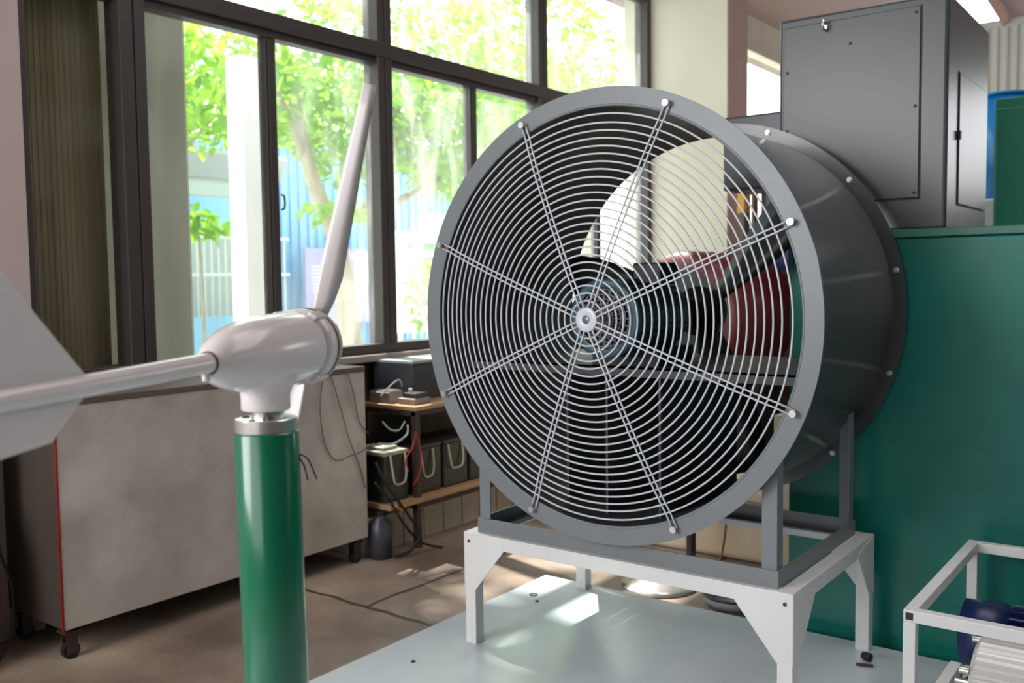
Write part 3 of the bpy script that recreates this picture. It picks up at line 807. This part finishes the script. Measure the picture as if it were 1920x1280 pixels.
# mast (leans very slightly)
ms = thing('green_mast', 'glossy green round mast with steel flange carrying the wind turbine', 'mast', (mast_x + .021, mast_y - .004, 0))
top = Vector((mast_x, mast_y, MT)); bot = Vector((mast_x + .021, mast_y - .004, 0))
dn = (bot - top).normalized()
MB().lathe(top, dn, [(0, .010), (0, .0445), (.0015, .0455), (.019, .0455), (.020, .0445), (.020, .01)], 64, smooth=False).build('flange', M['steel'], ms)
MB().lathe(top, dn, [(.020, 0), (.020, .0460), (.022, .0472), ((bot - top).length, .0472), ((bot - top).length, 0)], 64).build('tube', M['mast'], ms)
for a in (20, 110, 200, 290):
    x = top.x + .034 * math.cos(math.radians(a)); y = top.y + .034 * math.sin(math.radians(a))
    MB().cyl((x, y, MT - .0005), (x, y, MT + .0006), .006, n=16).build('bolt_hole', M['seam'], ms)
MB().cyl((top.x + .022, top.y - .022, MT), (top.x + .022, top.y - .022, MT + .006), .0062, n=6).build('cap_screw', M['steel'], ms)
sd = rgt0
wp = top + dn * .055 + Vector((sd.x, sd.y, 0)) * .046
wrs = MB()
wrs.tube([wp, wp + sd * .014 + Vector((0, 0, -.008)), wp + sd * .026 + Vector((0, 0, -.038))], .0012, 6)
wrs.tube([wp + Vector((0, 0, -.004)), wp + sd * .008 + Vector((0, 0, -.018)), wp + sd * .013 + Vector((0, 0, -.040))], .0012, 6)
wrs.build('wire', M['rubber'], ms)

# ================================================================== CABINET ON CASTERS
cx0, cx1, cy0, cy1, cz0, cz1 = -3.56, -3.15, 1.60, 3.05, .065, .845
cb = thing('rolling_cabinet', 'long stained off-white cabinet on casters under the window', 'cabinet', ((cx0 + cx1) / 2, 2.3, ZF))
MB().box(cx1 - .012, cx1, cy0, cy1, cz0, cz1).build('front_panel', M['cab'], cb, bevel=.003)
MB().box(cx0, cx1 - .012, cy0 + .004, cy1 - .004, cz0, cz1 - .004).build('case', M['cabside'], cb, bevel=.003)
MB().box(cx1 - .008, cx1 + .002, cy0 - .003, cy0 + .003, cz0, cz1).build('corner_strip', M['red'], cb)
MB().box(cx0, cx1 + .004, cy0, cy1, cz1 - .004, cz1 + .02).build('top_rail', M['wains'], cb, bevel=.003)
for x, y in ((cx1 - .04, cy0 + .04), (cx1 - .04, cy1 - .05), (cx0 + .05, cy0 + .04), (cx0 + .05, cy1 - .05)):
    c_ = MB().box(x - .03, x + .03, y - .03, y + .03, cz0 - .02, cz0 - .012).cyl((x, y, cz0 - .012), (x, y, cz0), .012, n=12)
    c_.box(x - .018, x - .014, y - .02, y + .02, ZF + .02, cz0 - .02).box(x + .014, x + .018, y - .02, y + .02, ZF + .02, cz0 - .02)
    cs = c_.build('caster', M['rust'], cb)
    MB().cyl((x - .012, y, ZF + .03), (x + .012, y, ZF + .03), .03, n=24).build('wheel', M['rubber'], cs)
# cables hanging over the cabinet
X_ = cx1 + .008
for k, pts in enumerate(([(X_, 2.83, .86), (X_ + .01, 2.87, .72), (X_ + .005, 2.93, .55), (X_, 3.0, .40), (X_, 3.03, .30)],
                       [(X_, 2.93, .86), (X_ + .01, 2.96, .75), (X_, 3.0, .62), (X_, 3.06, .55)],
                       [(X_, 2.79, .84), (X_ + .01, 2.76, .70), (X_, 2.79, .55), (X_, 2.85, .46), (X_ + .016, 2.93, .47), (X_ + .026, 2.98, .48), (X_ + .016, 3.06, .50)])):
    o = MB().tube(pts, .0028, 6).build('hanging_cable', M['cable'])
    tag(o, ['dark cable running down the right end of the long cabinet', 'short dark cable at the upper right corner of the long cabinet', 'thin looped cable hanging on the long cabinet front'][k], 'cable', 'cables hanging on the long cabinet')

# ================================================================== BATTERY RACK
rx0, rx1, ry0, ry1 = -3.46, -3.10, 3.335, 4.30
rk = thing('battery_rack', 'brown steel rack with two wooden shelf boards beside the cabinet', 'rack', ((rx0 + rx1) / 2, 3.7, ZF))
for x in (rx0, rx1 - .03):
    for y in (ry0, ry1 - .03):
        MB().box(x, x + .03, y, y + .03, ZF if x > -3.2 else .125, .620).build('post', M['rust'], rk)
MB().box(rx0, rx1, ry0, ry1, .625, .645).build('shelf_board', M['wood'], rk, bevel=.002)
MB().box(rx0, rx1 + .01, 3.14, ry1, .175, .20).build('shelf_board', M['wood'], rk, bevel=.002)
MB().box(rx0, rx1 - .004, ry0, ry1, .145, .175).build('shelf_frame', M['rust'], rk)
MB().box(rx0, rx1 - .004, ry0, ry1, .60, .625).build('shelf_frame', M['rust'], rk)
def battery(y0, y1, label, x1=-3.14):
    b = thing('battery', label, 'battery', (x1 - .12, (y0 + y1) / 2, .20), 'batteries on the lower shelf')
    MB().box(x1 - .24, x1, y0, y1, .20, .425).build('case', M['batt'], b, bevel=.006)
    MB().box(x1 - .245, x1 + .004, y0 - .003, y1 + .003, .425, .445).build('lid', M['batt'], b, bevel=.004)
    return b
def handle(b, x, y, z, wd, dp, m='strap'):
    MB().tube([(x, y, z), (x + .012, y + .004, z - dp * .6), (x + .014, y + .02, z - dp), (x + .014, y + wd - .02, z - dp), (x + .012, y + wd - .004, z - dp * .6), (x, y + wd, z)], .005, 6, 4).build('handle', M[m], b)
bA = battery(3.16, 3.32, 'nearest battery with a pale dusty lid and strap handle')
bA.children[1].data.materials[0] = M['batt_top']
handle(bA, -3.135, 3.19, .43, .10, .14)
MB().box(-3.30, -3.18, 3.19, 3.29, .446, .46).build('lid_plate', M['batt_top'], bA, bevel=.004)
bB = battery(3.37, 3.56, 'dark battery just right of the front rack post'); handle(bB, -3.135, 3.40, .42, .09, .13)
bC = battery(3.58, 3.77, 'dark battery third in the row on the lower shelf'); handle(bC, -3.135, 3.61, .42, .11, .12)
bD = battery(3.79, 4.0, 'dark battery farthest right on the lower shelf'); handle(bD, -3.135, 3.83, .38, .08, .06)
# on the top shelf
dv = thing('inverter_case', 'dark grey equipment case on the top board of the rack', 'equipment case', (-3.36, 3.75, .645))
MB().box(-3.55, -3.27, 3.50, 4.10, .645, .835).build('case', M['grey_dev'], dv, bevel=.006)
MB().box(-3.56, -3.26, 3.49, 4.11, .835, .85).build('lid', M['roofgrey'], dv, bevel=.003)
MB().box(-3.27, -3.267, 3.72, 3.78, .70, .80).build('paper_tag', M['paper'], dv)
ad = thing('metal_junction_box', 'small pale metal box on the left end of the top board', 'box', (-3.37, 3.41, .645))
MB().box(-3.44, -3.30, 3.36, 3.46, .645, .70).build('case', M['sill'], ad, bevel=.004)
MB().box(-3.435, -3.305, 3.365, 3.455, .70, .706).build('lid', M['steel'], ad)
ch = thing('power_adapter', 'small power adapter with a pale knob before the grey case', 'adapter', (-3.15, 3.32, .645))
MB().box(-3.26, -3.15, 3.38, 3.50, .645, .675).build('case', M['sill'], ch, bevel=.004)
MB().box(-3.24, -3.16, 3.40, 3.49, .675, .70).build('lid', M['grey_dev'], ch, bevel=.003)
MB().cyl((-3.22, 3.43, .70), (-3.22, 3.43, .72), .010, n=12).build('knob', M['paper'], ch)
rw = MB().tube([(-3.095, 3.33, .53), (-3.09, 3.30, .46), (-3.10, 3.26, .40), (-3.10, 3.28, .34)], .003, 6).tube([(-3.095, 3.33, .52), (-3.085, 3.35, .42), (-3.09, 3.35, .33), (-3.10, 3.31, .27)], .003, 6).build('red_wire', M['redwire'])
tag(rw, 'thin red wires looping round the front rack post', 'wire')
gw = MB().tube([(-3.12, 3.13, .60), (-3.10, 3.16, .56), (-3.1, 3.22, .55), (-3.12, 3.28, .58)], .004, 6).tube([(-3.12, 3.10, .50), (-3.10, 3.18, .49), (-3.1, 3.27, .52), (-3.12, 3.30, .56)], .005, 6).tube([(-3.2, 3.35, .74), (-3.15, 3.28, .78), (-3.12, 3.2, .77), (-3.12, 3.12, .72)], .004, 6).build('grey_wire', M['roofgrey'])
tag(gw, 'grey wires sagging between the rack boards above the nearest battery', 'wire')
cl_ = thing('cable_clamp', 'orange handled cable clamp at the front edge of the lower board', 'clamp', (-3.07, 3.17, .20))
MB().bar((-3.08, 3.12, .215), (-3.06, 3.20, .19), .016, .012).build('jaw', M['steel'], cl_)
MB().bar((-3.075, 3.14, .205), (-3.055, 3.215, .165), .014, .014).build('grip', M['orange'], cl_)
fb = thing('black_bottle', 'dark round canister on the floor below the battery rack', 'canister', (-3.16, 3.13, ZF))
MB().lathe((-3.15, 3.13, ZF), (0, 0, 1), [(0, 0), (0, .055), (.16, .055), (.19, .03), (.2, .03), (.2, 0)], 32).build('body', M['grey_dev'], fb)
MB().cyl((-3.15, 3.13, ZF + .2), (-3.15, 3.13, ZF + .22), .02, n=20).build('cap', M['black'], fb)
bk = MB().tube([(-3.10, 3.06, .42), (-3.06, 3.10, .30), (-3.04, 3.20, .16), (-3.03, 3.27, .05), (-3.04, 3.22, -.02), (-3.08, 3.15, -.042)], .007, 8).tube([(-3.10, 3.05, .33), (-3.06, 3.12, .22), (-3.05, 3.18, .12), (-3.05, 3.30, .0), (-3.0, 3.4, -.044)], .006, 8).build('black_hose', M['rubber'])
tag(bk, 'black cables curling down from the rack to the floor', 'cable')
tl_ = MB().box(-3.598, -3.212, 3.08, 4.5, ZF, .125)
tlo = tl_.build('tiled_plinth', M['tile'], None, bevel=.004); tag(tlo, 'low grey tiled ledge along the wall under the rack', 'plinth')
for i in range(9): MB().box(-3.212, -3.2105, 3.2 + i * .15, 3.204 + i * .15, ZF, .125).build('tile_joint', M['seam'], tlo)

# ================================================================== LEFT EDGE
sk = thing('woven_sack', 'pale full sack standing at the lower left edge', 'sack', (-3.40, 1.30, ZF))
mb = MB(); mb.lathe((-3.42, 1.28, ZF), (0, 0, 1), [(0, 0), (0, .12), (.03, .15), (.15, .165), (.35, .16), (.5, .13), (.58, .07), (.60, .0)], 28)
for v in mb.bm.verts:
    v.co.x += .012 * math.sin(9 * v.co.z + 7 * v.co.y); v.co.y += .012 * math.sin(13 * v.co.z + 3 * v.co.x)
mb.build('body', M['sack'], sk)
MB().torus((-3.42, 1.28, ZF + .555), (0, 0, 1), .095, .006, 32, 6).build('tie', M['cable'], sk)
yb = MB().box(-3.545, -3.40, 1.22, 1.50, .44, .72).build('wall_box', M['beige'], None, bevel=.008); tag(yb, 'pale yellowish box on the wall above the sack', 'wall box')
o = MB().tube([(-3.40, 1.50, .44), (-3.37, 1.50, .33), (-3.36, 1.53, .2), (-3.35, 1.52, .05), (-3.34, 1.47, -.03), (-3.25, 1.40, -.045)], .006, 8).build('wall_cable', M['rubber']); tag(o, 'black cable dropping from the wall box beside the sack', 'cable')

# ================================================================== BEYOND THE FAN
# metal pan and flange ring on the floor behind the deck
pn = thing('steel_disc', 'shiny steel flange disc lying on the floor behind the deck', 'disc', (-1.86, 3.52, ZF))
MB().lathe((-1.87, 3.50, ZF), (0, 0, 1), [(0, 0), (0, .16), (.012, .16), (.016, .10), (.03, .07), (.03, 0)], 40).build('plate', M['steel'], pn)
pd = thing('dark_pan', 'round dark rimmed pan on the floor right of the steel disc', 'pan', (-1.55, 3.45, ZF))
MB().lathe((-1.52, 3.46, ZF), (0, 0, 1), [(0, 0), (0, .10), (.045, .12), (.045, .115), (.008, .095), (.008, 0)], 40).build('bowl', M['roofgrey'], pd)
MB().torus((-1.52, 3.46, ZF + .046), (0, 0, 1), .118, .005, 40, 6).build('rim', M['black'], pd)
bc = thing('cream_chest', 'cream coloured low chest standing behind the fan stand', 'chest', (-1.9, 4.25, ZF))
MB().box(-2.75, -1.35, 4.02, 4.5, ZF, .30).build('body', M['beige'], bc, bevel=.03, seg=4)
MB().box(-2.76, -1.34, 4.01, 4.51, .22, .235).build('band', M['sill'], bc)
t = MB().cyl((-1.87, 3.80, ZF), (-1.87, 3.80, .38), .022, n=20).cyl((-1.87, 3.80, ZF), (-1.87, 3.80, ZF + .015), .06, n=24).build('black_stanchion', M['black']); tag(t, 'short black post standing on the floor behind the fan stand', 'post')
t = MB().tube([(-1.76, 3.95, .6), (-1.75, 3.93, .35), (-1.76, 3.92, .1), (-1.78, 3.9, -.044)], .005, 6).build('thin_cable', M['cable']); tag(t, 'thin brown cable hanging behind the fan beside the black post', 'cable')
t = MB().box(-1.52, -1.38, 3.88, 3.98, ZF, .66).build('cream_post', M['beige'], None, bevel=.004); tag(t, 'cream square post beside the left edge of the green machine', 'post')
# dark red tank with a black end
tk = thing('red_tank', 'dark red round tank with black end seen through the fan', 'tank', (-2.75, 5.9, ZF))
MB().lathe((-2.68, 5.3, 1.0), (0.1, 1, 0), [(0, 0), (0, .34), (.02, .40), (.05, .42), (.72, .42), (.75, 0)], 48).build('shell', M['tank'], tk)
MB().lathe((-2.68, 5.297, 1.0), (0.1, 1, 0), [(0, 0), (0, .31)], 48, smooth=False).build('end_plate', M['black'], tk)
MB().box(-3.0, -2.3, 5.45, 6.0, ZF, .62).build('cradle', M['black'], tk)
# brown rack with parts
sr = thing('parts_rack', 'red brown steel parts rack against the pier behind the fan', 'rack', (-2.2, 6.2, ZF))
MB().box(-2.72, -1.5, 6.7, 6.74, ZF, 2.35).build('back_panel', M['shelfbrown'], sr)
for z in (.5, 1.10, 1.27, 1.50): MB().box(-2.72 if z < 1.2 or z > 1.4 else -2.66, -1.5, 6.2, 6.7, z, z + .02).build('shelf', M['shelfbrown'], sr)
for x in (-2.72, -1.54): MB().box(x, x + .025, 6.675, 6.7, ZF, 2.35).build('post', M['shelfbrown'], sr)
def part_item(nm, label, cat, loc, *parts):
    b = thing(nm, label, cat, loc)
    for n_, mb, m in parts: mb.build(n_, M[m], b)
part_item('yellow_case', 'yellow tool case on the top shelf of the brown rack', 'case', (-2.76, 6.35, 1.52), ('body', MB().box(-2.72, -2.67, 6.25, 6.5, 1.70, 2.04), 'yellow'), ('base', MB().box(-2.72, -2.67, 6.25, 6.5, 1.521, 1.70), 'cable'))
part_item('pipe_fitting', 'pale steel pipe fitting beside the yellow case', 'fitting', (-2.65, 6.32, 1.52), ('pipe', MB().cyl((-2.645, 6.32, 1.521), (-2.645, 6.32, 2.12), .020, n=16), 'steel'), ('flange', MB().cyl((-2.645, 6.32, 1.98), (-2.645, 6.32, 2.03), .024, n=20), 'zinc'), ('flange', MB().cyl((-2.645, 6.32, 1.60), (-2.645, 6.32, 1.65), .024, n=20), 'zinc'))
part_item('grey_valve', 'dark grey valve body right of the steel fitting', 'valve', (-2.5, 6.4, 1.52), ('body', MB().lathe((-2.50, 6.4, 1.521), (0, 0, 1), [(0, 0), (0, .07), (.1, .05), (.2, .09), (.35, .09), (.4, .04), (.55, .04), (.55, 0)], 24), 'grey_dev'))
part_item('blue_crate', 'blue plastic crate on the middle shelf of the brown rack', 'crate', (-2.5, 6.4, 1.29), ('body', MB().box(-2.64, -2.34, 6.22, 6.6, 1.291, 1.46), 'navy'))
part_item('white_bottle', 'white plastic bottle on the shelf under the blue crate', 'bottle', (-2.42, 6.28, 1.12), ('body', MB().lathe((-2.42, 6.28, 1.121), (0, 0, 1), [(0, 0), (0, .03), (.10, .03), (.12, .014), (.14, .014), (.14, 0)], 20), 'paper'))
# dark workbench seen below the motor, seen through the duct
wb = thing('dark_workbench', 'dark steel workbench beyond the fan', 'bench', (-2.6, 4.9, ZF))
MB().box(-3.4, -2.1, 4.6, 5.15, .66, .70).build('top', M['black'], wb)
for x in (-3.38, -2.14):
    for y in (4.62, 5.1): MB().box(x, x + .04, y, y + .04, ZF, .66).build('leg', M['black'], wb)
MB().box(-3.36, -2.1, 4.64, 5.1, .30, .64).build('drawer_unit', M['black'], wb)
